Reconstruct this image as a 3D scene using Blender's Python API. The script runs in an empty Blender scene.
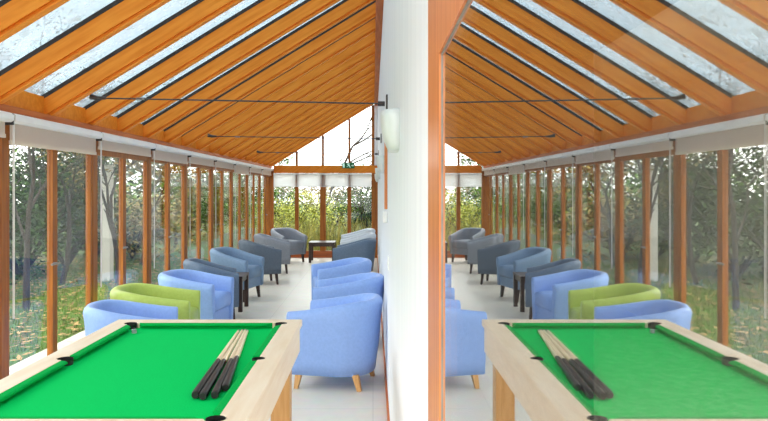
import bpy, bmesh, math, random
from mathutils import Vector, Matrix
C = bpy.context.scene
col = C.collection
R = math.radians
# ------------------------------------------------------------------ camera
cd = bpy.data.cameras.new('camera'); cam = bpy.data.objects.new('camera', cd); col.objects.link(cam)
cam.location = (0, 0, 1.5); cam.rotation_euler = (R(90), 0, 0)
cd.sensor_width = 36; cd.sensor_fit = 'HORIZONTAL'; cd.lens = 36*700/768
cd.shift_x = 11/768; cd.shift_y = -20.5/768; cd.clip_start = 0.01; cd.clip_end = 300
C.camera = cam
# ------------------------------------------------------------------ world, exposure
C.view_settings.view_transform = 'Standard'; C.view_settings.look = 'None'
C.view_settings.gamma = 1; C.view_settings.use_curve_mapping = False
C.view_settings.exposure = 1.72
C.cycles.transparent_max_bounces = 24
C.cycles.max_bounces = 12; C.cycles.diffuse_bounces = 6
w = bpy.data.worlds.new('sky'); C.world = w; w.use_nodes = True
nt = w.node_tree; nt.nodes.clear()
wo = nt.nodes.new('ShaderNodeOutputWorld'); bg = nt.nodes.new('ShaderNodeBackground')
tc = nt.nodes.new('ShaderNodeTexCoord'); nz = nt.nodes.new('ShaderNodeTexNoise'); cr = nt.nodes.new('ShaderNodeValToRGB')
nz.inputs['Scale'].default_value = 3.5; nz.inputs['Detail'].default_value = 5
nt.links.new(tc.outputs['Generated'], nz.inputs['Vector']); nt.links.new(nz.outputs['Fac'], cr.inputs['Fac'])
cr.color_ramp.elements[0].position = .35; cr.color_ramp.elements[0].color = (.78, .83, .87, 1)
cr.color_ramp.elements[1].position = .6; cr.color_ramp.elements[1].color = (1, .97, .925, 1)
nt.links.new(cr.outputs['Color'], bg.inputs['Color']); bg.inputs['Strength'].default_value = 1.5
nt.links.new(bg.outputs[0], wo.inputs['Surface'])

# ------------------------------------------------------------------ materials
def s2l(c):
    return tuple(((v/255)/12.92 if v/255 <= .04045 else ((v/255+.055)/1.055)**2.4) for v in c)
def newmat(name):
    m = bpy.data.materials.new(name); m.use_nodes = True
    return m, m.node_tree, m.node_tree.nodes['Principled BSDF']
def noisy(name, c1, c2, scale=8, stretch=(1, 1, 1), rough=.5, detail=4, bump=0, lo=.35, hi=.65, island=False, spec=.5, coat=0):
    m, t, p = newmat(name)
    tc = t.nodes.new('ShaderNodeTexCoord'); mp = t.nodes.new('ShaderNodeMapping'); nz = t.nodes.new('ShaderNodeTexNoise'); cr = t.nodes.new('ShaderNodeValToRGB')
    mp.inputs['Scale'].default_value = stretch; nz.inputs['Scale'].default_value = scale; nz.inputs['Detail'].default_value = detail
    t.links.new(tc.outputs['Object'], mp.inputs['Vector']); t.links.new(mp.outputs['Vector'], nz.inputs['Vector'])
    cr.color_ramp.elements[0].position = lo; cr.color_ramp.elements[1].position = hi
    cr.color_ramp.elements[0].color = (*s2l(c1), 1); cr.color_ramp.elements[1].color = (*s2l(c2), 1)
    if island:
        g = t.nodes.new('ShaderNodeNewGeometry'); t.links.new(g.outputs['Random Per Island'], cr.inputs['Fac'])
    else:
        t.links.new(nz.outputs['Fac'], cr.inputs['Fac'])
    t.links.new(cr.outputs['Color'], p.inputs['Base Color'])
    p.inputs['Roughness'].default_value = rough
    p.inputs['Specular IOR Level'].default_value = spec
    p.inputs['Coat Weight'].default_value = coat; p.inputs['Coat Roughness'].default_value = .15
    if bump:
        b = t.nodes.new('ShaderNodeBump'); b.inputs['Strength'].default_value = bump; b.inputs['Distance'].default_value = .01
        t.links.new(nz.outputs['Fac'], b.inputs['Height']); t.links.new(b.outputs['Normal'], p.inputs['Normal'])
    return m
M = {}
M['rafter'] = noisy('rafter_wood', (222, 128, 32), (236, 148, 50), 3, (1, 12, 12), .55, spec=.25)
M['post'] = noisy('post_wood', (138, 74, 16), (168, 100, 30), 3, (12, 12, .8), .42, spec=.35)
M['beam'] = noisy('beam_wood', (180, 90, 36), (200, 112, 52), 3, (12, .8, 12), .5, spec=.3)
M['frame'] = noisy('frame_wood', (194, 110, 54), (212, 134, 76), 3, (14, 14, .8), .35, spec=.4)
M['panelwood'] = noisy('panel_wood', (150, 70, 24), (180, 92, 36), 3, (.8, 12, 12), .35)
M['white_wall'] = noisy('white_painted_wall', (234, 236, 241), (242, 244, 247), 2.5, (4, 4, .3), .55)
M['cream'] = noisy('cream_render', (204, 201, 190), (214, 211, 202), 2, rough=.8)
M['blind'] = noisy('blind_fabric', (250, 242, 234), (253, 248, 241), 60, (1, 1, 1), .9)
def translu(m, c, f):
    t = m.node_tree; p = t.nodes['Principled BSDF']; o = [n for n in t.nodes if n.type == 'OUTPUT_MATERIAL'][0]
    tl = t.nodes.new('ShaderNodeBsdfTranslucent'); tl.inputs[0].default_value = (*s2l(c), 1); mx = t.nodes.new('ShaderNodeMixShader'); mx.inputs[0].default_value = f
    t.links.new(p.outputs[0], mx.inputs[1]); t.links.new(tl.outputs[0], mx.inputs[2]); t.links.new(mx.outputs[0], o.inputs['Surface'])
translu(M['blind'], (254, 248, 240), .65)
M['cassette'] = noisy('white_metal', (236, 236, 236), (242, 242, 240), 5, rough=.35)
M['plastic'] = noisy('white_plastic', (232, 234, 232), (240, 241, 239), 5, rough=.4)
M['lining_dark'] = noisy('added_lining_dark', (58, 58, 58), (66, 66, 65), 8, rough=.8, spec=.1)  # for the lining added behind the reflective pane
M['dark'] = noisy('dark_metal', (44, 42, 44), (64, 60, 60), 20, rough=.4)
M['steel'] = noisy('steel', (110, 108, 108), (135, 132, 130), 20, rough=.35)
M['gasket'] = noisy('grey_gasket', (120, 116, 112), (142, 138, 132), 20, rough=.6)
M['seal'] = noisy('black_glazing_seal', (34, 28, 26), (52, 44, 40), 20, rough=.6)
M['oak'] = noisy('pale_oak', (236, 211, 180), (244, 225, 200), 3, (8, 1, 8), .45, bump=.05)
M['oak_leg'] = noisy('oak_leg', (200, 152, 92), (216, 172, 116), 4, (14, 14, 1), .45)
M['leg_oak'] = noisy('honey_oak_foot', (200, 148, 88), (220, 170, 110), 6, (10, 10, 1), .4)
M['wenge'] = noisy('dark_wenge', (44, 30, 28), (66, 46, 42), 6, (10, 10, 1), .35)
M['cloth'] = noisy('green_baize', (0, 192, 90), (2, 202, 98), 220, rough=.95, spec=.05)
M['cushion'] = noisy('green_cushion_baize', (0, 160, 70), (4, 172, 78), 220, rough=.95, spec=.05)
M['pocket'] = noisy('black_pocket', (14, 13, 14), (28, 26, 28), 30, rough=.6)
M['maple'] = noisy('maple_shaft', (238, 216, 178), (248, 230, 196), 10, (20, 1, 20), .3)
M['butt'] = noisy('black_lacquer_butt', (10, 10, 12), (24, 22, 28), 10, (20, 1, 20), .3, spec=.3)
M['chalk'] = noisy('grey_chalk', (120, 140, 140), (140, 158, 156), 40, rough=.9)
def tilt(m, ang):
    mp = [n for n in m.node_tree.nodes if n.type == 'MAPPING'][0]; mp.vector_type = 'TEXTURE'
    mp.inputs['Rotation'].default_value = (0, ang, 0); mp.inputs['Scale'].default_value = (1, 1/12, 1/12)
tilt(M['rafter'], -math.atan(.613))
def leather(name, c):
    d = tuple(max(0, v-7) for v in c)
    return noisy(name, d, c, 45, rough=.42, bump=.06, spec=.4)
M['blue'] = leather('blue_leather', (146, 178, 236))
M['green'] = leather('lime_leather', (178, 198, 98))
M['slate'] = leather('slate_leather', (98, 116, 138))
M['bluegrey'] = leather('blue_grey_leather', (116, 142, 172))
M['dgrey'] = leather('dark_grey_leather', (90, 102, 118))
M['grey'] = leather('grey_leather', (136, 142, 154))
M['lgrey'] = leather('light_grey_leather', (206, 212, 220))
M['lamp'] = noisy('frosted_lamp', (222, 228, 226), (236, 240, 238), 8, rough=.3)
M['bark'] = noisy('bark', (36, 30, 24), (62, 52, 42), 12, (3, 3, .6), .9, bump=.4)
M['palebark'] = noisy('pale_bark', (150, 146, 132), (190, 186, 172), 12, (1, 1, 3), .9)
M['leaf_dark'] = noisy('dark_leaf', (20, 38, 18), (62, 92, 34), rough=.7, spec=.1, island=True, lo=0, hi=1)
M['leaf_mid'] = noisy('mid_leaf', (40, 72, 22), (104, 138, 46), rough=.7, spec=.1, island=True, lo=0, hi=1)
M['leaf_yellow'] = noisy('yellow_green_leaf', (120, 132, 50), (204, 202, 96), rough=.7, spec=.1, island=True, lo=0, hi=1)
M['leaf_autumn'] = noisy('autumn_leaf', (86, 66, 28), (160, 140, 56), rough=.6, island=True, lo=0, hi=1)
M['fallen'] = noisy('fallen_leaf', (104, 66, 36), (190, 150, 96), rough=.7, island=True, lo=0, hi=1)
M['blade'] = noisy('grass_blade', (50, 92, 28), (110, 146, 60), rough=.6, island=True, lo=0, hi=1)
M['reed'] = noisy('reed_blade', (110, 112, 46), (186, 176, 92), rough=.6, island=True, lo=0, hi=1)

def floor_mat():
    m, t, p = newmat('pale_floor')
    tc = t.nodes.new('ShaderNodeTexCoord'); br = t.nodes.new('ShaderNodeTexBrick'); nz = t.nodes.new('ShaderNodeTexNoise'); mx = t.nodes.new('ShaderNodeMix')
    br.offset = 0.0; br.inputs['Scale'].default_value = 1
    br.inputs['Brick Width'].default_value = .6; br.inputs['Row Height'].default_value = .6; br.inputs['Mortar Size'].default_value = .003
    br.inputs['Color1'].default_value = (*s2l((236, 228, 214)), 1); br.inputs['Color2'].default_value = (*s2l((240, 232, 219)), 1); br.inputs['Mortar'].default_value = (*s2l((216, 208, 196)), 1)
    t.links.new(tc.outputs['Object'], br.inputs['Vector']); nz.inputs['Scale'].default_value = 9; nz.inputs['Detail'].default_value = 6
    t.links.new(tc.outputs['Object'], nz.inputs['Vector'])
    mx.data_type = 'RGBA'; mx.blend_type = 'MULTIPLY'; mx.inputs[0].default_value = .18
    t.links.new(br.outputs['Color'], mx.inputs[6]); t.links.new(nz.outputs['Color'], mx.inputs[7]); t.links.new(mx.outputs[2], p.inputs['Base Color'])
    p.inputs['Roughness'].default_value = .38; return m
M['floor'] = floor_mat()
def ground_mat():
    m, t, p = newmat('lawn_ground')
    tc = t.nodes.new('ShaderNodeTexCoord'); n1 = t.nodes.new('ShaderNodeTexNoise'); c1 = t.nodes.new('ShaderNodeValToRGB')
    n1.inputs['Scale'].default_value = 1.6; n1.inputs['Detail'].default_value = 10; n1.inputs['Roughness'].default_value = .75
    t.links.new(tc.outputs['Object'], n1.inputs['Vector']); t.links.new(n1.outputs['Fac'], c1.inputs['Fac'])
    e = c1.color_ramp.elements; e[0].position = .38; e[0].color = (*s2l((92, 78, 50)), 1); e[1].position = .66; e[1].color = (*s2l((92, 126, 50)), 1)
    x = e.new(.54); x.color = (*s2l((60, 94, 34)), 1)
    t.links.new(c1.outputs['Color'], p.inputs['Base Color']); p.inputs['Roughness'].default_value = .9; return m
M['ground'] = ground_mat()
M['paving'] = noisy('pale_paving', (176, 170, 160), (206, 200, 190), 14, rough=.8)

def glass_mat(name, f0, tint=(1, 1, 1), dirt=None, coated=0):
    """thin pane: view-angle (Schlick) reflectance over clear transmission, optional film of dirt"""
    m = bpy.data.materials.new(name); m.use_nodes = True; t = m.node_tree; t.nodes.clear()
    N = t.nodes.new; L = t.links.new
    out = N('ShaderNodeOutputMaterial'); g = N('ShaderNodeNewGeometry')
    dot = N('ShaderNodeVectorMath'); dot.operation = 'DOT_PRODUCT'; L(g.outputs['Incoming'], dot.inputs[0]); L(g.outputs['Normal'], dot.inputs[1])
    def mth(op, a, b=None):
        n = N('ShaderNodeMath'); n.operation = op
        for i, v in enumerate((a, b)):
            if v is None: continue
            if isinstance(v, (int, float)): n.inputs[i].default_value = v
            else: L(v, n.inputs[i])
        return n.outputs[0]
    a = mth('ABSOLUTE', dot.outputs['Value']); o = mth('SUBTRACT', 1.0, a); p5 = mth('POWER', o, 5.0)
    f = mth('ADD', mth('MULTIPLY', p5, 1-f0), f0)
    if coated: f = mth('MULTIPLY', f, coated)
    tr = N('ShaderNodeBsdfTransparent'); tr.inputs[0].default_value = (*tint, 1)
    gl = N('ShaderNodeBsdfGlossy'); gl.inputs['Roughness'].default_value = 0.0; gl.inputs[0].default_value = (1, 1, 1, 1)
    mx = N('ShaderNodeMixShader'); L(f, mx.inputs[0]); L(tr.outputs[0], mx.inputs[1]); L(gl.outputs[0], mx.inputs[2])
    last = mx.outputs[0]
    if dirt:
        tc = N('ShaderNodeTexCoord'); nz = N('ShaderNodeTexNoise'); cr = N('ShaderNodeValToRGB'); nz2 = N('ShaderNodeTexNoise'); cr2 = N('ShaderNodeValToRGB')
        nz.inputs['Scale'].default_value = 2.2; nz.inputs['Detail'].default_value = 9; nz.inputs['Roughness'].default_value = .7
        nz2.inputs['Scale'].default_value = 14; nz2.inputs['Detail'].default_value = 6
        L(tc.outputs['Object'], nz.inputs['Vector']); L(nz.outputs['Fac'], cr.inputs[0])
        L(tc.outputs['Object'], nz2.inputs['Vector']); L(nz2.outputs['Fac'], cr2.inputs[0])
        cr.color_ramp.elements[0].position = .35; cr.color_ramp.elements[0].color = (dirt*.35,)*3+(1,)
        cr.color_ramp.elements[1].position = .7; cr.color_ramp.elements[1].color = (dirt,)*3+(1,)
        cr2.color_ramp.elements[0].position = .56; cr2.color_ramp.elements[0].color = (0, 0, 0, 1)
        cr2.color_ramp.elements[1].position = .66; cr2.color_ramp.elements[1].color = (.5, .5, .5, 1)
        ff = mth('ADD', cr.outputs[0], cr2.outputs[0]); n = ff.node; n.use_clamp = True
        df = N('ShaderNodeBsdfDiffuse'); df.inputs[0].default_value = (.42, .44, .45, 1)
        tl = N('ShaderNodeBsdfTranslucent'); tl.inputs[0].default_value = (.55, .6, .62, 1)
        ad = N('ShaderNodeMixShader'); L(df.outputs[0], ad.inputs[1]); L(tl.outputs[0], ad.inputs[2]); ad.inputs[0].default_value = .6
        m2 = N('ShaderNodeMixShader'); L(ff, m2.inputs[0]); L(last, m2.inputs[1]); L(ad.outputs[0], m2.inputs[2]); last = m2.outputs[0]
    L(last, out.inputs['Surface']); return m
M['glass'] = glass_mat('window_glass', .02, (.96, .98, .97), None, .85)
M['roof_glass'] = glass_mat('weathered_roof_glass', .05, (.50, .58, .63), .5)
M['mirror_glass'] = glass_mat('reflective_glass', .44, (.93, .93, .9))
def sheer():
    m = bpy.data.materials.new('sheer_blind'); m.use_nodes = True; t = m.node_tree; t.nodes.clear(); N = t.nodes.new; L = t.links.new
    out = N('ShaderNodeOutputMaterial'); a = N('ShaderNodeBsdfTransparent'); d = N('ShaderNodeBsdfDiffuse'); tl = N('ShaderNodeBsdfTranslucent')
    d.inputs[0].default_value = (.85, .85, .86, 1); tl.inputs[0].default_value = (.85, .86, .88, 1)
    w = N('ShaderNodeTexWave'); w.inputs['Scale'].default_value = 60; mr = N('ShaderNodeMapRange'); mr.inputs['To Min'].default_value = .72; mr.inputs['To Max'].default_value = .82
    tc = N('ShaderNodeTexCoord'); L(tc.outputs['Object'], w.inputs['Vector']); L(w.outputs['Fac'], mr.inputs['Value'])
    m1 = N('ShaderNodeMixShader'); L(d.outputs[0], m1.inputs[1]); L(tl.outputs[0], m1.inputs[2])
    m2 = N('ShaderNodeMixShader'); L(mr.outputs[0], m2.inputs[0]); L(a.outputs[0], m2.inputs[1]); m1.inputs[0].default_value = .8; L(m1.outputs[0], m2.inputs[2])
    L(m2.outputs[0], out.inputs['Surface']); return m
M['sheer'] = sheer()
def emis(name, c, s):
    m, t, p = newmat(name); p.inputs['Base Color'].default_value = (*s2l(c), 1)
    nz = t.nodes.new('ShaderNodeTexNoise'); nz.inputs['Scale'].default_value = 3
    mr = t.nodes.new('ShaderNodeMapRange'); mr.inputs['To Min'].default_value = s*.97; mr.inputs['To Max'].default_value = s*1.03
    t.links.new(nz.outputs['Fac'], mr.inputs['Value']); t.links.new(mr.outputs[0], p.inputs['Emission Strength'])
    p.inputs['Emission Color'].default_value = (*s2l(c), 1); return m
M['exit_green'] = emis('exit_green', (0, 84, 48), .08)
M['exit_white'] = emis('exit_white', (190, 232, 214), .12)

# ------------------------------------------------------------------ mesh helpers
class MB:
    def __init__(s): s.v = []; s.f = []; s.sm = []
    def add(s, vs, fs, smooth=False):
        b = len(s.v); s.v += [tuple(v) for v in vs]; s.f += [tuple(i+b for i in f) for f in fs]; s.sm += [smooth]*len(fs); return s
    def box(s, x0, x1, y0, y1, z0, z1):
        vs = [(x0, y0, z0), (x1, y0, z0), (x1, y1, z0), (x0, y1, z0), (x0, y0, z1), (x1, y0, z1), (x1, y1, z1), (x0, y1, z1)]
        return s.add(vs, [(0, 3, 2, 1), (4, 5, 6, 7), (0, 1, 5, 4), (1, 2, 6, 5), (2, 3, 7, 6), (3, 0, 4, 7)])
    def prism(s, poly, axis, a, b):
        """poly of 2D points extruded along an axis ('x': (y,z), 'y': (x,z), 'z': (x,y))"""
        n = len(poly)
        def P(p, t): return {'x': (t, p[0], p[1]), 'y': (p[0], t, p[1]), 'z': (p[0], p[1], t)}[axis]
        vs = [P(p, a) for p in poly]+[P(p, b) for p in poly]
        return s.add(vs, [tuple(range(n)), tuple(range(2*n-1, n-1, -1))]+[(i, (i+1) % n+n*0, (i+1) % n+n, i+n) for i in range(n)])
    def tube(s, pts, rs, n=8, cap=True, smooth=True):
        pts = [Vector(p) for p in pts]
        if not isinstance(rs, (list, tuple)): rs = [rs]*len(pts)
        rings = []
        for i, p in enumerate(pts):
            d = (pts[min(i+1, len(pts)-1)]-pts[max(i-1, 0)]).normalized()
            u = d.cross(Vector((0, 0, 1)) if abs(d.z) < .9 else Vector((1, 0, 0))).normalized(); v = d.cross(u)
            rings.append([p+(u*math.cos(2*math.pi*k/n)+v*math.sin(2*math.pi*k/n))*rs[i] for k in range(n)])
        b = [q for r in rings for q in r]; fs = []
        for i in range(len(pts)-1):
            for k in range(n): fs.append((i*n+k, i*n+(k+1) % n, (i+1)*n+(k+1) % n, (i+1)*n+k))
        s.add(b, fs, smooth)
        if cap: s.add(rings[0], [tuple(range(n-1, -1, -1))]); s.add(rings[-1], [tuple(range(n))])
        return s
    def build(s, name, mat, parent=None, bevel=0, loc=None, subsurf=0, fix=True):
        me = bpy.data.meshes.new(name); me.from_pydata(s.v, [], s.f)
        for p, q in zip(me.polygons, s.sm): p.use_smooth = q
        if fix:
            bm = bmesh.new(); bm.from_mesh(me); bmesh.ops.remove_doubles(bm, verts=bm.verts, dist=1e-6) if subsurf else None
            bmesh.ops.recalc_face_normals(bm, faces=bm.faces); bm.to_mesh(me); bm.free()
        me.materials.append(M[mat] if isinstance(mat, str) else mat)
        o = bpy.data.objects.new(name, me); col.objects.link(o)
        if parent: o.parent = parent
        if loc: o.location = loc
        if bevel:
            b = o.modifiers.new('bevel', 'BEVEL'); b.width = bevel; b.segments = 2; b.limit_method = 'ANGLE'
        if subsurf:
            b = o.modifiers.new('sub', 'SUBSURF'); b.levels = subsurf; b.render_levels = subsurf
        return o
def tag(o, label=None, cat=None, group=None, kind=None):
    if label: o['label'] = label
    if cat: o['category'] = cat
    if group: o['group'] = group
    if kind: o['kind'] = kind
    return o
def empty(name, loc=(0, 0, 0), rz=0):
    o = bpy.data.objects.new(name, None); col.objects.link(o); o.location = loc; o.rotation_euler = (0, 0, rz); o.empty_display_size = .1; return o
kids = {}
def children(o): return [c for c in bpy.data.objects if c.parent == o]
def copy_tree(o, parent=None):
    c = o.copy(); col.objects.link(c); c.parent = parent
    for ch in children(o): copy_tree(ch, c)
    return c
def recolor(root, names, mat):
    for c in children(root):
        if c.name.split('.')[0] in names:
            c.data = c.data.copy(); c.data.materials[0] = M[mat]
        recolor(c, names, mat)
def struct(o, label=None, cat=None):
    return tag(o, label, cat, kind='structure')

XL, XR, YE, YB = -2.27, .105, 15.5, -2.0
SL = .613
def roofz(x): return 2.0+SL*(x-XL)
# ------------------------------------------------------------------ setting: shell
struct(MB().box(XL-.2, XR+.0, YB, YE+.1, -.12, 0).build('floor', 'floor'), 'pale beige tiled floor of the sunroom', 'floor')
g = MB(); g.box(-60, XL-.9, -30, 80, -.3, -.06); g.box(XL-.9, 40, YE+1.0, 80, -.3, -.06)
struct(g.build('ground', 'ground'), 'lawn with leaves outside the sunroom windows', 'lawn')
g = MB(); g.box(XL-.9, XL-.2, -8, YE+1.0, -.3, -.04); g.box(XL-.2, 3, YE+.1, YE+1.0, -.3, -.04)
struct(g.build('trim_1', 'paving'), 'pale paving strip outside along the glazing', 'paving')
# right wall with opening for the window
WY0, WY1, WZ0, WZ1 = -1.0, 1.247, .35, 1.86
b = MB(); zt = roofz(XR)-.05
b.box(XR, XR+.22, YB, WY0, 0, zt).box(XR, XR+.22, WY1, YE, 0, zt).box(XR, XR+.22, WY0, WY1, 0, WZ0).box(XR, XR+.22, WY0, WY1, WZ1, zt)
struct(b.build('wall_right', 'white_wall'), 'white painted wall dividing the picture beside the chairs', 'wall')
wb = struct(empty('window_31', (0, YB, 0)), 'unseen glazed timber end wall added behind the camera for daylight', 'window')  # unseen glazed end added to light rafters and chairs from behind the camera
for x in (XL, -1.7, -1.1, -.5, XR-.06): MB().box(x, x+.06, -.09, 0, 0, roofz(x)).build('mullion', 'post', wb)
MB().box(XL, XR, -.085, -.005, 1.9, 2.0).build('transom', 'post', wb)
b = MB(); b.prism([(XL, .05), (XR, .05), (XR, roofz(XR)), (XL, roofz(XL))], 'y', -.05, -.04); b.build('pane', 'glass', wb)
struct(MB().box(XL-.08, XL, YB, .04, 0, 1.97).build('wall_left', 'white_wall'), 'white wall piece left of the camera', 'wall')
struct(MB().box(XR-.012, XR, 1.3, YE-.1, 0, .07).build('baseboard_right', 'beam'), 'thin wooden skirting at foot of the white wall', 'skirting')
# neighbouring space seen faintly through the reflective pane; unseen near end opened for light
b = MB(); b.box(3.2, 3.3, -8, 28, -.1, 2.7).box(XR+.22, 3.3, 3.0, 28, 2.6, 2.7).box(XR+.22, 3.3, 28, 28.1, -.1, 2.7)
struct(b.build('wall_outer', 'cream'), 'cream rendered wall faintly seen through the reflective glass', 'wall')
struct(MB().box(XR+.22, 3.2, -8, 28, -.2, -.02).build('trim_2', 'paving'), 'paving beyond the reflective glass', 'paving')

# roof
ce = struct(empty('ceiling', (0, 0, 0)), 'sloping glazed ceiling on orange timber rafters', 'ceiling')
x0, x1 = XL-.30, XR
k = -6; ry = []
while 4.2+.7*k < YE-.05: ry.append(4.2+.7*k); k += 1
for y in ry:
    b = MB(); cs = [(-.027, 0), (.027, 0), (.027, .008), (.011, .009), (.011, .029), (.027, .030), (.027, .165), (-.027, .165), (-.027, .030), (-.011, .029), (-.011, .009), (-.027, .008)]  # grooves added so shade draws a dark line along each lower edge
    n_ = len(cs); xa, xb = XL-.06, x1-.01
    b.add([(xa, y+p, roofz(xa)+q) for p, q in cs]+[(xb, y+p, roofz(xb)+q) for p, q in cs], [tuple(range(n_)), tuple(range(2*n_-1, n_-1, -1))]+[(k_, (k_+1) % n_, (k_+1) % n_+n_, k_+n_) for k_ in range(n_)])
    b.prism([(xa, roofz(xa)+.05), (xa, roofz(xa)+.165), (x0, roofz(x0)+.165), (x0, roofz(x0)+.07)], 'y', y-.025, y+.025)
    b.build('rafter', 'rafter', ce)
b = MB(); b.prism([(XL-.02, roofz(XL-.02)), (x1-.0, roofz(x1)), (x1, roofz(x1)+.165), (x0, roofz(x0)+.165)], 'y', YE-.06, YE+.02)
b.build('rafter', 'rafter', ce)
ys = ry+[YE]
for i in range(len(ys)-1):
    a, c = ys[i], ys[i+1]
    b = MB(); b.prism([(x0, roofz(x0)+.182), (x1, roofz(x1)+.182), (x1, roofz(x1)+.194), (x0, roofz(x0)+.194)], 'y', a+.02, c-.02)
    b.build('roof_pane', 'roof_glass', ce)
    b = MB(); b.box(XL-.05, XL-.02, a+.03, c-.025, 2.015, roofz(XL)+.15); b.build('blocking_board', 'rafter', ce)
for y in ys:
    b = MB(); b.prism([(x0, roofz(x0)+.166), (x1, roofz(x1)+.166), (x1, roofz(x1)+.183), (x0, roofz(x0)+.183)], 'y', y-.025, y+.03)
    b.prism([(x0, roofz(x0)+.149), (x1-.02, roofz(x1-.02)+.149), (x1-.02, roofz(x1-.02)+.1655), (x0, roofz(x0)+.1655)], 'y', y-.029, y-.0255)
    b.build('glazing_bar', 'seal', ce)
MB().box(XL-.09, XL+.03, YB, YE, 1.975, 2.022).build('eave_beam', 'beam', ce, bevel=.004)
b = MB(); b.box(.03, XR, YB, YE, 3.36, 3.62); b.build('wall_plate', 'beam', ce, bevel=.004)

# ------------------------------------------------------------------ left glazed wall, a window for every bay
def leaf_window(n, ya, yb):
    w = struct(empty('window_%d' % n, (XL, (ya+yb)/2, 0)), 'timber framed floor-length window in left glazed wall', 'window')
    X0, X1 = -.042, 0.0; h = (yb-ya)/2; m = .035
    def fr(y0, y1, mb):
        s = .038
        mb.box(X0, X1, y0, y0+s, .03, 1.83).box(X0, X1, y1-s, y1, .03, 1.83).box(X0, X1, y0+s, y1-s, 1.79, 1.83+.04*0).box(X0, X1, y0+s, y1-s, .03, .13)
    MB().box(X0-.005, X1+.004, -h-.034, -h+.034, 0, 1.975).build('post', 'post', w, bevel=.004)
    b = MB(); b.box(X0, X1, -h+.034, h-.034, 1.83, 1.975); b.box(X0, X1, -h+.034, h-.034, 0, .03); b.build('head_rail', 'post', w)
    for (a, c) in ((-h+.034, 0), (0, h-.034)):
        b = MB(); fr(a, c, b); f = b.build('sash', 'post', w, bevel=.003)
        MB().box(-.028, -.014, a+.034, c-.034, .125, 1.795).build('pane', 'glass', f)
    b = MB(); b.tube([(.0, -.03, .98), (.035, -.03, .98), (.035, -.13, .98)], .008, 6); b.build('handle', 'steel', w)
k = 0; y = .1  # first two bays are out of view, added for their daylight
bays = []
while y < YE-.2:
    bays.append((y, y+1.4)); y += 1.4
for n, (a, c) in enumerate(bays): leaf_window(n+1, a, c)
struct(MB().box(XL-.1, XL+.07, YE-.06, YE+.06, 0, 1.975).build('trim_3', 'post', bevel=.004), 'corner post of the glazed walls', 'post')
bl = ['white roller blind at the near end of the left glazed wall', 'white roller blind left of the pool table, above its middle', 'white roller blind cut off by the left picture edge',
      'longest white roller blind, over the first full window at left', 'white roller blind right next to the longest one, above the near blue armchair', 'white roller blind directly above the second blue armchair on the left',
      'white roller blind above the slate armchair, fourth from the left edge blind', 'white roller blind just nearer than the low-hanging far blind', 'far white roller blind hanging lower than its neighbours, above the dark side table',
      'narrow-looking white roller blind before the last left window', 'last white roller blind in the far left corner']
def left_blind(i, a, c, bot):
    r = tag(empty('roller_blind', (XL, (a+c)/2, 1.95)), bl[i], 'blind', 'white roller blinds along the left glazing')
    h = (c-a)/2-.012
    b = MB(); b.prism([(.0, -.035), (.0, .024), (.05, .024), (.072, .01), (.072, -.022), (.055, -.035)], 'y', -h, h); b.build('cassette', 'cassette', r)
    MB().box(.022, .026, -h+.02, h-.02, bot-1.95, -.03).box(.016, .032, -h+.02, h-.02, bot-1.95-.012, bot-1.95+.012).build('fabric', 'blind', r)
    b = MB(); b.tube([(.035, -h+.035, -.03), (.035, -h+.035, -1.25)], .003, 5).tube([(.035, -h+.05, -.03), (.035, -h+.05, -1.25)], .003, 5); b.build('cord', 'cassette', r)
    MB().box(.0, .06, -h-.012, -h, -.05, .02).build('bracket', 'dark', r)
drops = [1.83, 1.83, 1.83, 1.795, 1.845, 1.825, 1.84, 1.84, 1.785, 1.84, 1.83]
for i, (a, c) in enumerate(bays):
    if i >= 2: left_blind(i, a, c, drops[i])

# ------------------------------------------------------------------ end wall
xs = [(-2.20, None), (-1.69, .04), (-1.11, .063), (-.525, .04), (-.03, None)]
EY = YE
w = struct(empty('window_20', (0, EY, 0)), 'four-light timber window filling the far end wall', 'window')
MB().box(-2.2, .1, 0, .09, 1.876, 2.045).build('transom', 'rafter', w, bevel=.004)
MB().box(-2.2, .1, .01, .08, 0, .15).build('bottom_rail', 'panelwood', w)
for x, hw in xs[1:4]: MB().box(x-hw, x+hw, 0, .08, .15, 1.876).build('mullion', 'post', w, bevel=.004)
MB().box(-.03, XR, -.03, .08, 0, 1.876).build('jamb', 'post', w)
lx = [-2.2, -1.69+.04, -1.11+.063, -.525+.04]; rx = [-1.69-.04, -1.11-.063, -.525-.04, -.03]
for a, c in zip(lx, rx): MB().box(a, c, .03, .05, .15, 1.876).build('pane', 'glass', w)
w = struct(empty('window_21', (0, EY, 0)), 'triangular gable window above the far transom', 'window')
for x in (-1.69, -1.11, -.525): MB().box(x-.025, x+.025, .0, .06, 2.045, roofz(x)).build('mullion', 'post', w)
MB().box(-.03, .03, -.02, .06, 2.045, roofz(-.03)).build('jamb', 'post', w)
MB().box(.03, XR, -.02, .06, 2.045, roofz(.03)).build('jamb', 'white_wall', w)
b = MB(); b.prism([(-2.2, 2.045), (-.03, 2.045), (-.03, roofz(-.03)), (-2.2, roofz(-2.2))], 'y', .03, .045); b.build('pane', 'glass', w)
el = ['sheer white blind at the left of the far end window', 'sheer white blind second from left in far end window', 'sheer white blind third from left, ending under the green exit sign', 'sheer white blind at the right of the far end window']
ex = [-2.2, -1.69, -1.11, -.525, -.03]
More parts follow.
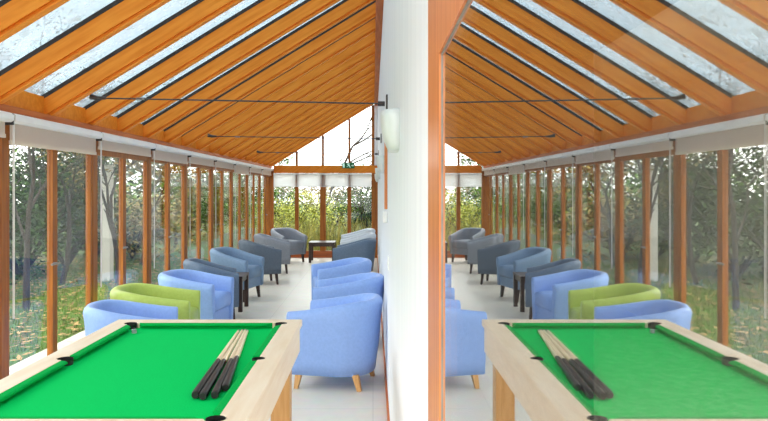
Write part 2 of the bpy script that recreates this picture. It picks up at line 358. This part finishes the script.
for i in range(4):
    r = tag(empty('roller_blind', ((ex[i]+ex[i+1])/2, EY, 1.87)), el[i], 'blind', 'sheer blinds on the far end wall')
    h = (ex[i+1]-ex[i])/2-.001
    MB().box(-h, h, -.06, -.005, -.03, .0).build('cassette', 'cassette', r, bevel=.006)
    MB().box(-h+.003, h-.003, -.03, -.026, -.29, -.03).build('fabric', 'sheer', r)
    MB().box(-h+.003, h-.003, -.034, -.022, -.30, -.285).build('bottom_bar', 'cassette', r)
# exit sign
r = tag(empty('exit_sign', (-.545, EY-.03, 2.04)), 'green running-man exit sign on the far timber transom', 'sign')
MB().box(-.135, .135, -.01, .02, -.062, .062).build('sign_panel', 'exit_green', r)
b = MB(); Y = -.014
def quad(p): b.prism(p, 'y', Y, -.009)
quad([(-.12, -.045), (-.08, -.045), (-.08, .045), (-.12, .045)])                       # doorway
quad([(.065, -.007), (.095, -.007), (.095, -.025), (.122, .0), (.095, .025), (.095, .007), (.065, .007)])   # arrow
quad([(.0, .01), (.022, .035), (-.005, .045), (-.03, .022), (-.02, .014), (-.004, .026)])   # torso and arm
quad([(.0, .01), (.02, .03), (.035, -.01), (.05, -.045), (.038, -.05), (.018, -.015)])
quad([(.0, .012), (.014, .006), (-.008, -.02), (-.04, -.03), (-.04, -.02), (-.014, -.01)])
hd = [(.02+.009*math.cos(a*math.pi/4), .048+.009*math.sin(a*math.pi/4)) for a in range(8)]; quad(hd)
b.build('running_figure', 'exit_white', r)

# ------------------------------------------------------------------ tie rods
for i, (y, xa, lab) in enumerate([(1.43, -2.0, 'thin dark tie rod across the roof nearest the camera, overhead'), (5.03, -2.0, 'nearest thin steel tie rod spanning the rafters to the white wall'), (8.61, -2.0, 'middle thin steel tie rod with a pale turnbuckle'), (12.25, -2.0, 'farthest thin steel tie rod, level with the gable glass')]):
    if i == 0: continue
    za = roofz(xa)-.005; zb = 2.12 if i == 1 else 2.13
    r = tag(empty('tie_rod', (xa, y, za)), lab, 'tie rod', 'steel tie rods under the roof')
    ex_ = XR-.02-xa
    MB().tube([(0, 0, 0), (ex_, 0, zb-za)], .0055, 8).build('rod', 'dark', r)
    MB().tube([(-.03, 0, .012), (.02, 0, 0), (.08, 0, -.001)], [.022, .016, .009], 8).build('rafter_fixing', 'dark', r)
    MB().tube([(.30, 0, -.005), (.36, 0, -.007)], .009, 8).build('turnbuckle', 'steel', r)
    b = MB(); b.tube([(ex_-.05, 0, zb-za), (ex_, 0, zb-za)], .018, 8); b.box(ex_+.008, ex_+.02, -.05, .05, zb-za-.05, zb-za+.06); b.build('wall_bracket', 'dark', r)
# ------------------------------------------------------------------ wall lamps, thermostat, trunking
LL = ['nearest frosted half-bowl uplighter on white wall', 'second frosted uplighter along the white wall', 'third small frosted uplighter along the white wall', 'farthest frosted uplighter near the gable window']
for i, y in enumerate((2.9, 6.6, 10.3, 14.0)):
    r = tag(empty('wall_light', (XR, y, 1.74)), LL[i], 'wall light', 'frosted uplighters on the white wall')
    n = 14; vs = []; fs = []
    rings = 7
    for j in range(rings):
        t = j/(rings-1); z = .08-.16*t; rad = .155*(1-.25*t**2.5); dp = .075*(1-.45*t**2.5)
        for k in range(n+1):
            a = math.pi*k/n; vs.append((-dp*math.sin(a)**.6, rad*math.cos(a), z))
    for j in range(rings-1):
        for k in range(n): q = j*(n+1)+k; fs.append((q, q+1, q+n+2, q+n+1))
    b = MB(); b.add(vs, fs, True); b.add([vs[(rings-1)*(n+1)+k] for k in range(n+1)], [tuple(range(n+1))])
    o = b.build('lamp_shade', 'lamp', r); sd = o.modifiers.new('s', 'SOLIDIFY'); sd.thickness = .004
    MB().box(-.012, 0, -.1, .1, -.06, .05).build('back_plate', 'plastic', r)
    MB().tube([(-.03, -.05, 0), (-.03, .05, 0)], .014, 8).build('bulb', 'lamp', r)
tag(MB().box(XR-.035, XR, 5.06, 5.2, 1.262, 1.342).build('thermostat', 'plastic', bevel=.008), 'small white thermostat on the white wall', 'thermostat')
tag(MB().box(XR-.022, XR, 5.08, 5.14, 1.36, 2.05).build('cable_trunking', 'frame', bevel=.003), 'narrow timber trunking running above the thermostat', 'trunking')
r = tag(empty('wall_socket', (XR, 4.6, 1.02)), 'white socket plate on the white wall below thermostat', 'socket')
MB().box(-.009, 0, -.045, .045, -.045, .045).build('face_plate', 'plastic', r, bevel=.003); MB().box(-.013, -.009, -.012, .012, -.012, .012).build('switch', 'cassette', r)

# ------------------------------------------------------------------ the near window with reflective glass
FX, GX = .098, .1026
w = struct(empty('window_30', (0, 0, 0)), 'near window with reflective glass mirroring the room', 'window')
b = MB(); oz0, oz1, oy0, oy1 = WZ0-.0, WZ1, WY0, WY1; iz0, iz1, iy0, iy1 = WZ0+.12, 1.703, WY0+.12, 1.04
b.box(FX, XR+.01, iy1, oy1, oz0, oz1).box(FX, XR+.01, oy0, iy0, oz0, oz1).box(FX, XR+.01, iy0, iy1, iz1, oz1).box(FX, XR+.01, iy0, iy1, oz0, iz0)
b.build('frame', 'frame', w)
b = MB(); u0, u1 = XR+.01, XR+.223
b.box(u0, u1, iy1, oy1, oz0, oz1).box(u0, u1, oy0, iy0, oz0, oz1).box(u0, u1, iy0, iy1, iz1, oz1).box(u0, u1, iy0, iy1, oz0, iz0)
b.build('added_reveal_lining', 'lining_dark', w)  # dark lining added behind the pane so its reflection stays untinted
b = MB(); q = .010
b.box(FX+.0032, GX+.008, iy1-q*.25, iy1, iz0, iz1).box(FX+.0032, GX+.008, iy0, iy0+q, iz0, iz1).box(FX+.0032, GX+.008, iy0+q, iy1-q*.25, iz1-q*.25, iz1).box(FX+.0032, GX+.008, iy0+q, iy1-q*.25, iz0, iz0+q)
b.build('glazing_gasket', 'gasket', w)
MB().box(GX, GX+.0045, iy0, iy1, iz0, iz1).build('pane', 'mirror_glass', w)

# ------------------------------------------------------------------ tub armchairs
def sstep(t): t = max(0, min(1, t)); return t*t*(3-2*t)
def make_chair(leg_h, mat, legmat, top=.70, drop=.14):
    root = empty('tub_armchair')
    HW, FXx, RX = .345, .325, .33
    plan = []
    for i in range(8): x = FXx-(FXx+.02)*i/8; plan.append((x, -HW, 0, -1))
    for i in range(25):
        a = -math.pi/2-math.pi*i/24; c, s_ = math.cos(a), math.sin(a)
        px = -.02+RX*(abs(c)**.9)*(1 if c > 0 else -1); py = HW*(abs(s_)**.9)*(1 if s_ > 0 else -1)
        nx, ny = c/RX, s_/HW; l = math.hypot(nx, ny); plan.append((px, py, nx/l, ny/l))
    for i in range(1, 9): x = -.02+(FXx+.02)*i/8; plan.append((x, HW, 0, 1))
    vs = []; fs = []; bz = leg_h
    def sec(x, y, nx, ny, sh=0, dx=0):
        u_ = max(0, min(1, (x+.27)/.6)); rim = top-drop*(.6*u_+.4*sstep(u_))
        pr = [(.062, bz), (.048, bz+.1), (.03, bz+.22), (.010, rim-.11), (0, rim-.05), (.008, rim-.022), (.024, rim-.005), (.046, rim), (.068, rim-.005), (.086, rim-.022), (.094, rim-.05), (.10, rim-.12), (.105, .32), (.105, bz)]
        out = []
        for d, z in pr:
            dd = d; zz = z
            if sh: dd = .052+(d-.052)*(1-sh); zz = z-(z-.4)*sh*.12
            out.append((x-nx*dd+dx, y-ny*dd, zz))
        return out
    secs = [sec(*plan[0], .35, .014), sec(*plan[0], .12, .011), sec(*plan[0], 0, .0)]
    secs += [sec(*p) for p in plan[1:-1]]
    secs += [sec(*plan[-1]), sec(*plan[-1], .12, .011), sec(*plan[-1], .35, .014)]
    n = len(secs[0])
    for s in secs: vs += s
    for i in range(len(secs)-1):
        for k in range(n): fs.append((i*n+k, i*n+(k+1) % n, (i+1)*n+(k+1) % n, (i+1)*n+k))
    b = MB(); b.add(vs, fs, True); b.add([], [tuple(range(n)), tuple(range((len(secs)-1)*n, len(secs)*n))][:0])
    b.f += [tuple(range(n)), tuple(range((len(secs)-1)*n, len(secs)*n))]; b.sm += [True, True]
    b.build('shell', mat, root)
    # seat cushion
    out = [(.335, -.235), (.335, 0), (.335, .235), (.15, .245), (-.02, .245)]
    for i in range(1, 12): a = math.pi/2+math.pi*i/12; out.append((-.02+.235*math.cos(a), .245*math.sin(a)))
    out += [(-.02, -.245), (.15, -.245)]
    rings = [(.96, .30), (1, .33), (1.0, .40), (.985, .425), (.94, .442), (.8, .455), (.45, .465), (.05, .468)]
    vs = []; m = len(out)
    for s, z in rings: vs += [(.05+(x-.05)*s, y*s, z) for x, y in out]
    fs = [(j*m+k, j*m+(k+1) % m, (j+1)*m+(k+1) % m, (j+1)*m+k) for j in range(len(rings)-1) for k in range(m)]
    b = MB(); b.add(vs, fs, True); b.f += [tuple(range(m)), tuple(range((len(rings)-1)*m, len(rings)*m))]; b.sm += [False, True]
    b.build('seat_cushion', mat, root)
    MB().box(-.18, .315, -.25, .25, bz, .302).build('seat_base', mat, root, bevel=.01)
    for sx, sy in ((.26, .25), (.26, -.25), (-.19, .22), (-.19, -.22)):
        b = MB(); t = .026; u = .017; ox, oy = (.02 if sx > 0 else -.035), (.012 if sy > 0 else -.012)
        z1 = bz+.012
        vs = [(sx-t, sy-t, z1), (sx+t, sy-t, z1), (sx+t, sy+t, z1), (sx-t, sy+t, z1), (sx-u+ox, sy-u+oy, 0), (sx+u+ox, sy-u+oy, 0), (sx+u+ox, sy+u+oy, 0), (sx-u+ox, sy+u+oy, 0)]
        b.add(vs, [(0, 1, 2, 3), (7, 6, 5, 4), (0, 4, 5, 1), (1, 5, 6, 2), (2, 6, 7, 3), (3, 7, 4, 0)])
        b.build('leg', legmat, root, bevel=.003)
    return root
proto_oak = make_chair(.108, 'blue', 'leg_oak', .67, .085)
proto_dark = make_chair(.17, 'slate', 'wenge')
specs = [ # proto, mat, x, y, rz, scale, label, group
 (0, 'blue', -1.78, 5.15, 12, .93, 'light blue leather tub armchair nearest the left windows, just beyond the pool table', 'blue'),
 (0, 'green', -1.89, 6.05, 6, 1.02, 'lime green leather tub armchair, the only green one', 'green'),
 (0, 'blue', -1.83, 7.12, -8, .96, 'light blue leather tub armchair just behind the lime green one', 'blue'),
 (0, 'blue', -.262, 5.48, 167, .96, 'large light blue leather tub armchair on oak feet, nearest by the white wall', 'blue'),
 (0, 'blue', -.225, 6.85, 180, .98, 'light blue leather tub armchair by white wall, middle of the three', 'blue'),
 (0, 'blue', -.365, 8.4, 192, 1, 'light blue leather tub armchair by white wall, farthest of the three', 'blue'),
 (1, 'slate', -1.88, 8.12, 14, .9, 'slate leather tub armchair in front of the small dark side table', 'dark'),
 (1, 'bluegrey', -1.91, 9.65, -14, .93, 'blue-grey leather tub armchair behind the small dark side table', 'dark'),
 (1, 'dgrey', -1.84, 11.25, 20, .92, 'dark grey tub armchair on the left, turned with its side to us', 'dark'),
 (1, 'grey', -1.84, 12.75, 8, .95, 'mid grey tub armchair, last but one of the left row', 'dark'),
 (1, 'grey', -1.80, 14.6, -48, .92, 'grey tub armchair in the far left corner beside the coffee table', 'dark'),
 (1, 'slate', -.29, 11.6, 176, 1, 'slate tub armchair on the right, behind the three blue ones', 'dark'),
 (1, 'lgrey', -.28, 13.0, 182, .97, 'pale grey tub armchair on the right, in front of the farthest', 'dark'),
 (1, 'lgrey', -.30, 14.45, 186, 1, 'pale grey tub armchair in the far right corner', 'dark'),
]
used = [False, False]
for p, mat, x, y, rz, sc, lab, grp in specs:
    proto = (proto_oak, proto_dark)[p]
    if used[p]: o = copy_tree(proto)
    else: o = proto; used[p] = True
    o.location = (x, y, 0); o.rotation_euler = (0, 0, R(rz)); o.scale = (sc, sc, 1)
    tag(o, lab, 'armchair', {'blue': 'light blue tub armchairs', 'green': None, 'dark': 'grey and slate tub armchairs'}[grp])
cache = {}
for (p, mat, *_), o in zip(specs, [q for q in bpy.data.objects if q.name.startswith('tub_armchair')]): pass
for o in [q for q in bpy.data.objects if q.name.startswith('tub_armchair')]:
    mat = [s[1] for s in specs if s[6] == o['label']][0]; p = [s[0] for s in specs if s[6] == o['label']][0]
    for c in children(o):
        base = c.name.split('.')[0]
        if base == 'leg' or mat == ('blue', 'slate')[p]: continue
        key = (p, base, mat)
        if key not in cache: cache[key] = c.data.copy(); cache[key].materials[0] = M[mat]
        c.data = cache[key]

# ------------------------------------------------------------------ low tables
def low_table(name, x0, x1, y0, y1, h, lab):
    r = tag(empty(name, ((x0+x1)/2, (y0+y1)/2, 0)), lab, 'table'); a, c = (x1-x0)/2, (y1-y0)/2
    MB().box(-a, a, -c, c, h-.03, h).build('table_top', 'wenge', r, bevel=.004)
    b = MB(); s = .02
    b.box(-a+s, a-s, -c+s, -c+s+.02, h-.085, h-.03).box(-a+s, a-s, c-s-.02, c-s, h-.085, h-.03).box(-a+s, -a+s+.02, -c+s, c-s, h-.085, h-.03).box(a-s-.02, a-s, -c+s, c-s, h-.085, h-.03)
    b.build('apron', 'wenge', r)
    for i in (-1, 1):
        for j in (-1, 1): MB().box(i*(a-.03)-.025, i*(a-.03)+.025, j*(c-.03)-.025, j*(c-.03)+.025, 0, h-.03).build('leg', 'wenge', r, bevel=.003)
    return r
low_table('coffee_table', -1.33, -.79, 14.4, 14.95, .42, 'dark wooden coffee table in front of the far end window')
low_table('side_table', -2.06, -1.60, 8.58, 9.05, .44, 'small dark wooden side table between slate armchairs by left windows')

# ------------------------------------------------------------------ pool table
TX0, TX1, TY0, TY1, TZ = -1.378, -.383, 2.05, 3.79, .80
cx, cy = (TX0+TX1)/2, (TY0+TY1)/2; HX, HY = (TX1-TX0)/2, (TY1-TY0)/2
pt = tag(empty('pool_table', (cx, cy, 0)), 'pale oak pool table with bright green cloth', 'pool table')
RW, CW = .095, .032
rim = MB().box(-HX, HX, -HY, HY, .765, TZ)
ro = rim.build('rail_frame', 'oak', pt)
ix, iy = HX-RW, HY-RW
pk = [(sx*(ix-.006), sy*(iy-.006), .034) for sx in (-1, 1) for sy in (-1, 1)]+[(-ix, 0, .034), (ix, 0, .030)]
cut = MB().box(-ix, ix, -iy, iy, .7, .9)
cuts = [cut.build('cutter', 'oak')]
for x, y, r_ in pk:
    cuts.append(MB().tube([(x, y, .7), (x, y, .9)], r_, 20, smooth=False).build('cutter', 'oak'))
for c in cuts:
    c.location = (cx, cy, 0)
    m = ro.modifiers.new('cut', 'BOOLEAN'); m.object = c; m.operation = 'DIFFERENCE'; m.solver = 'EXACT'
bpy.context.view_layer.update()
me = bpy.data.meshes.new_from_object(ro.evaluated_get(bpy.context.evaluated_depsgraph_get()))
ro.modifiers.clear(); ro.data = me
for c in cuts: bpy.data.objects.remove(c, do_unlink=True)
bv = ro.modifiers.new('bevel', 'BEVEL'); bv.width = .004; bv.segments = 2; bv.limit_method = 'ANGLE'
BZ = .772
MB().box(-ix-.0, ix+.0, -iy, iy, .745, BZ).build('playing_cloth', 'cloth', pt)
for x, y, r_ in pk:   # pocket liners: a black ring and a bowl
    b = MB(); b.tube([(x, y, TZ-.002), (x, y, .66)], r_-.003, 20, cap=False); b.add([(x+(r_-.003)*math.cos(2*math.pi*k/20), y+(r_-.003)*math.sin(2*math.pi*k/20), BZ+.0015) for k in range(20)], [tuple(range(20))])
    o = b.build('pocket', 'pocket', pt)
def cushion(p, q, inward, e0, e1):
    """p,q ends along the rail's inner edge, inward unit, e = angle cuts"""
    p, q, n = Vector(p), Vector(q), Vector(inward); d = (q-p).normalized()
    prof = [(0, .752), (0, TZ-.001), (CW*.75, TZ-.002), (CW, TZ-.006), (CW, TZ-.012), (CW-.022, BZ+.006), (CW-.022, BZ-.002)]
    A = [(*(p+n*a+d*(a*e0)), z) for a, z in prof]; B = [(*(q+n*a-d*(a*e1)), z) for a, z in prof]
    k = len(prof); b = MB(); b.add(A+B, [tuple(range(k)), tuple(range(2*k-1, k-1, -1))]+[(i, (i+1) % k, (i+1) % k+k, i+k) for i in range(k)])
    b.build('cushion', 'cushion', pt)
g0 = .052
cushion((-ix+g0, iy), (ix-g0, iy), (0, -1), 1, 1); cushion((-ix+g0, -iy), (ix-g0, -iy), (0, 1), 1, 1)
for s in (-1, 1):
    cushion((s*ix, -iy+g0), (s*ix, -.042), (-s, 0), 1, .3); cushion((s*ix, .042), (s*ix, iy-g0), (-s, 0), .3, 1)
b = MB(); t = .03; a_, c_ = HX-.012, HY-.012
b.box(-a_, a_, -c_, -c_+t, .63, .766).box(-a_, a_, c_-t, c_, .63, .766).box(-a_, -a_+t, -c_+t, c_-t, .63, .766).box(a_-t, a_, -c_+t, c_-t, .63, .766)
b.build('apron', 'oak', pt)
MB().box(-a_+t, a_-t, -c_+t, c_-t, .66, .74).build('table_bed', 'oak', pt)
for i in (-1, 1):
    for j in (-1, 1):
        MB().box(i*(HX-.10)-.05, i*(HX-.10)+.05, j*(HY-.10)-.05, j*(HY-.10)+.05, 0, .66).build('leg', 'oak_leg', pt, bevel=.006)
# cues
CL = ['leftmost of the four pool cues lying on the green cloth', 'second from left of the four pool cues on the cloth', 'third from left of the four pool cues on the cloth', 'rightmost of the four pool cues on the green cloth']
cues = [((-.618, 2.43), (-.690, 3.60)), ((-.588, 2.415), (-.673, 3.61)), ((-.550, 2.43), (-.659, 3.615)), ((-.532, 2.52), (-.645, 3.60))]
for i, ((bx, by), (tx, ty)) in enumerate(cues):
    d = Vector((tx-bx, ty-by, 0)); L_ = d.length; ang = math.atan2(d.y, d.x)
    z0 = BZ+.0155; r = tag(empty('pool_cue', (bx, by, z0), ang), CL[i], 'pool cue', 'pool cues laid on the table')
    zt_ = -.009 + .0; f = .43
    zz = lambda t: zt_*t
    def rr(t): return .0150-.0088*t
    MB().tube([(0, 0, 0), (.008, 0, 0)], [.012, .0135], 14).build('bumper', 'pocket', r)
    MB().tube([(.008, 0, 0), (.02, 0, 0), (f*L_, 0, zz(f))], [.0135, rr(0), rr(f)], 14).build('butt', 'butt', r)
    # splice: points of pale wood run into the black butt
    MB().tube([(f*L_, 0, zz(f)), (L_-.03, 0, zz(1))], [rr(f), rr(1)], 14).build('shaft', 'maple', r)
    MB().tube([(L_-.03, 0, zz(1)), (L_-.01, 0, zz(1))], .0058, 12).build('ferrule', 'steel', r)
    MB().tube([(L_-.01, 0, zz(1)), (L_, 0, zz(1))], [.0056, .004], 12).build('tip', 'chalk', r)
r = MB().box(-.011, .011, -.011, .011, 0, .02).build('chalk_block', 'chalk', bevel=.002, loc=(-1.215, 3.56, BZ)); r.rotation_euler = (0, 0, .5)
tag(r, 'small grey-green chalk block near the far left pocket', 'chalk')

# ------------------------------------------------------------------ outside
GZ = -.06
def leaves(mb, pts, size, rnd, flat=False):
    for p in pts:
        s = size*rnd.uniform(.6, 1.3); a = rnd.uniform(0, 6.28); t = rnd.gauss(0, .15) if flat else rnd.uniform(-1.2, 1.2)
        u = Vector((math.cos(a), math.sin(a), math.sin(t)*.8)).normalized(); v = Vector((-math.sin(a), math.cos(a), rnd.uniform(-.8, .8)*(0.2 if flat else 1))).normalized()
        p = Vector(p)
        mb.add([p-u*s, p-v*s*.42, p+u*s, p+v*s*.42], [(0, 1, 2, 3)])
def tree(x, y, h, crown, leafn, lsize, lm, lab, seed, bare=0, bark='bark', fork=.3):
    rnd = random.Random(seed); r = tag(empty('garden_tree', (x, y, GZ)), lab, 'tree', 'trees in the garden')
    tb = MB(); tips = []
    def br(p, d, ln, rad, lv):
        n = 4; pts = [p]; q = p; dd = d
        for i in range(n):
            dd = (dd+Vector((rnd.gauss(0, .12), rnd.gauss(0, .12), rnd.gauss(0, .06)+.03))).normalized(); q = q+dd*ln/n; pts.append(q)
            if lv >= 2: tips.append(q)
        tb.tube(pts, [rad*(1-.45*i/n) for i in range(n+1)], 7 if lv < 2 else 4, cap=False)
        if lv < 4 and rad > .004:
            for k in range(rnd.choice((3, 4)) if lv < 3 else 3):
                i = rnd.choice((2, 3, 4)) if lv else rnd.choice((2, 3, 4, 4))
                a = rnd.uniform(0, 6.28); sp = rnd.uniform(.5, 1.0)
                u = dd.cross(Vector((math.cos(a), math.sin(a), .3))).normalized()
                br(pts[i], (dd+u*sp).normalized(), ln*rnd.uniform(.55, .8)*(crown if lv == 0 else 1), rad*.52, lv+1)
    br(Vector((0, 0, 0)), Vector((rnd.gauss(0, .05), rnd.gauss(0, .05), 1)).normalized(), h*(fork+.12), h*.008+.015, 0)
    tb.build('trunk', bark, r, fix=False)
    lf = MB(); pts = []
    for k in range(leafn):
        t = rnd.choice(tips); pts.append(t+Vector((rnd.gauss(0, .16), rnd.gauss(0, .16), rnd.gauss(0, .14)))*(h/7))
    leaves(lf, pts, lsize, rnd); o = lf.build('foliage', lm, r, fix=False)
    return r
def shrub(x, y, w_, d_, h, n, lsize, lm, lab, seed):
    rnd = random.Random(seed); r = tag(empty('garden_shrub', (x, y, GZ)), lab, 'shrub', 'shrubs in the garden')
    tb = MB()
    for k in range(9):
        a = rnd.uniform(0, 6.28); e = Vector((math.cos(a)*w_*.35, math.sin(a)*d_*.35, h*rnd.uniform(.5, .85)))
        tb.tube([(0, 0, 0), e*.5+Vector((0, 0, h*.08)), e], [.03, .018, .006], 5, cap=False)
    tb.build('stems', 'bark', r, fix=False)
    lobes = [(rnd.uniform(-.3, .3)*w_, rnd.uniform(-.3, .3)*d_, rnd.uniform(.25, .72)*h, rnd.uniform(.22, .36)) for _ in range(12)]
    pts = []
    for k in range(n):
        lx, ly, lz, lr = rnd.choice(lobes); v = Vector((rnd.gauss(0, 1), rnd.gauss(0, 1), rnd.gauss(0, 1))).normalized()*rnd.uniform(.7, 1.05)
        p = Vector((lx+v.x*lr*w_, ly+v.y*lr*d_, max(.02, lz+v.z*lr*h))); pts.append(p)
    lf = MB(); leaves(lf, pts, lsize, rnd); lf.build('foliage', lm, r, fix=False)
    return r
def at(px, Y): return ((px-373)*Y/700, Y)
T = [(26, 9.0, 3.9, .9, 3000, .03, 'leaf_dark', 'sparse forked tree seen through the first full window', 'bark', .32),
     (62, 11.5, 4.2, 1.0, 2000, .05, 'leaf_dark', 'dark leafy tree seen right of the first window post', 'bark', .25),
     (118, 11.5, 4.0, 1.0, 3500, .05, 'leaf_autumn', 'brown-leaved autumn tree behind the near blue armchair', 'bark', .25),
     (142, 14.5, 4.2, 1.0, 3000, .06, 'leaf_autumn', 'yellowing tree beyond the lime green armchair', 'bark', .25),
     (176, 20, 4.6, 1.1, 5000, .08, 'leaf_mid', 'green tree seen above the second blue armchair', 'bark', .25),
     (-8, 13, 4.0, 1.0, 2500, .07, 'leaf_dark', 'dark tree at the left edge of the picture', 'bark', .25),
     (206, 27, 5, 1.1, 2400, .1, 'leaf_dark', 'tall dark tree beyond the slate armchairs', 'bark', .25),
     (238, 34, 5.4, 1.1, 2400, .11, 'leaf_mid', 'mid green tree far off past the left glazing', 'bark', .25),
     (286, 27, 2.6, 1.0, 500, .06, 'leaf_autumn', 'bare twiggy tree behind the left light of the end window', 'palebark', .22),
     (312, 30, 2.6, 1.0, 450, .06, 'leaf_autumn', 'thin bare tree behind the second light of the end window', 'palebark', .22),
     (338, 32, 2.6, 1.0, 500, .06, 'leaf_autumn', 'bare pale tree behind the third light of the end window', 'palebark', .22),
     (322, 24, 6.6, .8, 5000, .06, 'leaf_dark', 'dark tree reaching into the gable glass at right', 'bark', .4)]
for i, (px, Y, h, cr_, n, ls, lm, lab, bk, fk) in enumerate(T):
    x, y = at(px, Y); tree(x, y, h, cr_, n, ls, lm, lab, 40+i, bark=bk, fork=fk)
S = [(-30, 10, 2.6, 1.6, 1.9, 2600, .06, 'leaf_dark', 'dark shrub beyond the left picture edge'),
     (20, 12.5, 3.2, 2.0, 1.9, 3000, .07, 'leaf_dark', 'dark spreading shrub behind the sparse forked tree'),
     (66, 14.0, 3.2, 2.0, 2.0, 3000, .07, 'leaf_dark', 'dark shrub seen right of the first window post'),
     (96, 16.5, 3.4, 2.2, 1.9, 2600, .08, 'leaf_mid', 'green shrub beside the pale garden post'),
     (132, 16, 2.8, 2.2, 1.7, 2600, .07, 'leaf_autumn', 'brownish shrub behind the lime green armchair'),
     (160, 22, 4.0, 2.2, 1.9, 2600, .09, 'leaf_mid', 'green shrub seen over the second blue armchair'),
     (190, 25, 4.0, 3, 2.2, 2600, .1, 'leaf_dark', 'dark shrub seen over the slate armchair'),
     (215, 32, 5.0, 3, 2.4, 2600, .12, 'leaf_mid', 'broad green shrub far past the left glazing'),
     (245, 36, 5.0, 3, 2.4, 2600, .12, 'leaf_dark', 'farthest dark shrub past the left glazing'),
     (40, 22, 6, 3, 2.8, 3000, .12, 'leaf_mid', 'broad shrub at the back of the lawn'),
     (100, 28, 7, 3, 3.0, 3000, .12, 'leaf_dark', 'long dark shrub bordering the lawn'),
     (272, 20, 2.0, 1.6, 2.1, 2200, .05, 'leaf_mid', 'green shrub in the far left corner outside'),
     (290, 19, 1.6, 1.2, 1.55, 2200, .045, 'leaf_yellow', 'yellow-green shrub behind the grey corner armchair'),
     (308, 21, 1.5, 1.2, 1.7, 2000, .05, 'leaf_yellow', 'yellow-green shrub left of the coffee table'),
     (328, 20, 1.4, 1.2, 1.3, 2000, .045, 'leaf_yellow', 'bright yellow-green shrub right of the coffee table'),
     (350, 21, 1.6, 1.2, 1.5, 2200, .045, 'leaf_mid', 'mid green shrub behind the pale grey armchairs'),
     (368, 19, 1.2, 1.2, 1.9, 2200, .045, 'leaf_dark', 'dark green shrub at the right of the end window'),
     (322, 38, 9, 3, 2.9, 3000, .12, 'leaf_autumn', 'brown hedge far behind the end window'),
     (390, 32, 5, 3, 3.2, 2600, .12, 'leaf_dark', 'dark hedge beyond the white wall')]
for i, (px, Y, w_, d_, h, n, ls, lm, lab) in enumerate(S):
    x, y = at(px, Y); shrub(x, y, w_, d_, h, n, ls, lm, lab, 100+i)
x, y = at(107, 12); tag(MB().box(-.085, .085, -.085, .085, 0, 1.95).box(-.1, .1, -.1, .1, 1.95, 1.99).build('garden_post', 'cream', loc=(x, y, GZ), bevel=.01), 'pale square post standing in the garden beyond the second window', 'post')
# fallen leaves, grass, reeds
rnd = random.Random(5)
b = MB(); pts = [(rnd.uniform(-8.5, XL-.95) if rnd.random() < .8 else rnd.uniform(-14, -8), rnd.uniform(3, 16), GZ+.03) for _ in range(9000)]
leaves(b, pts, .05, rnd, True); tag(b.build('fallen_leaves', 'fallen', fix=False), 'fallen autumn leaves scattered over the lawn', 'leaves', kind='stuff')
b = MB()
for _ in range(26000):
    x = XL-.92-abs(rnd.gauss(0, 2.6)); y = rnd.uniform(2.5, 15.5); h = rnd.uniform(.03, .09); a = rnd.uniform(0, 6.28); dx, dy = math.cos(a)*.005, math.sin(a)*.005
    b.add([(x-dx, y-dy, GZ), (x+dx, y+dy, GZ), (x+dy*6, y-dx*6, GZ+h)], [(0, 1, 2)])
tag(b.build('lawn_grass', 'blade', fix=False), 'short grass blades of the lawn outside the left windows', 'grass', kind='stuff')
b = MB()
for _ in range(1300):
    x = rnd.uniform(-3.0, 1.2); y = rnd.uniform(17.0, 18.6); h = rnd.uniform(.3, 1.0); a = rnd.uniform(0, 6.28); dx, dy = math.cos(a)*.009, math.sin(a)*.009; lx, ly = rnd.gauss(0, .2), rnd.gauss(0, .15)
    b.add([(x-dx, y-dy, GZ), (x+dx, y+dy, GZ), (x+dx*.7+lx*.4, y+dy*.7+ly*.4, GZ+h*.65), (x-dx*.7+lx*.4, y-dy*.7+ly*.4, GZ+h*.65), (x+lx, y+ly, GZ+h)], [(0, 1, 2, 3), (3, 2, 4)])
tag(b.build('ornamental_grass', 'reed', fix=False), 'tall straw-coloured ornamental grass outside the far end window', 'grass', kind='stuff')
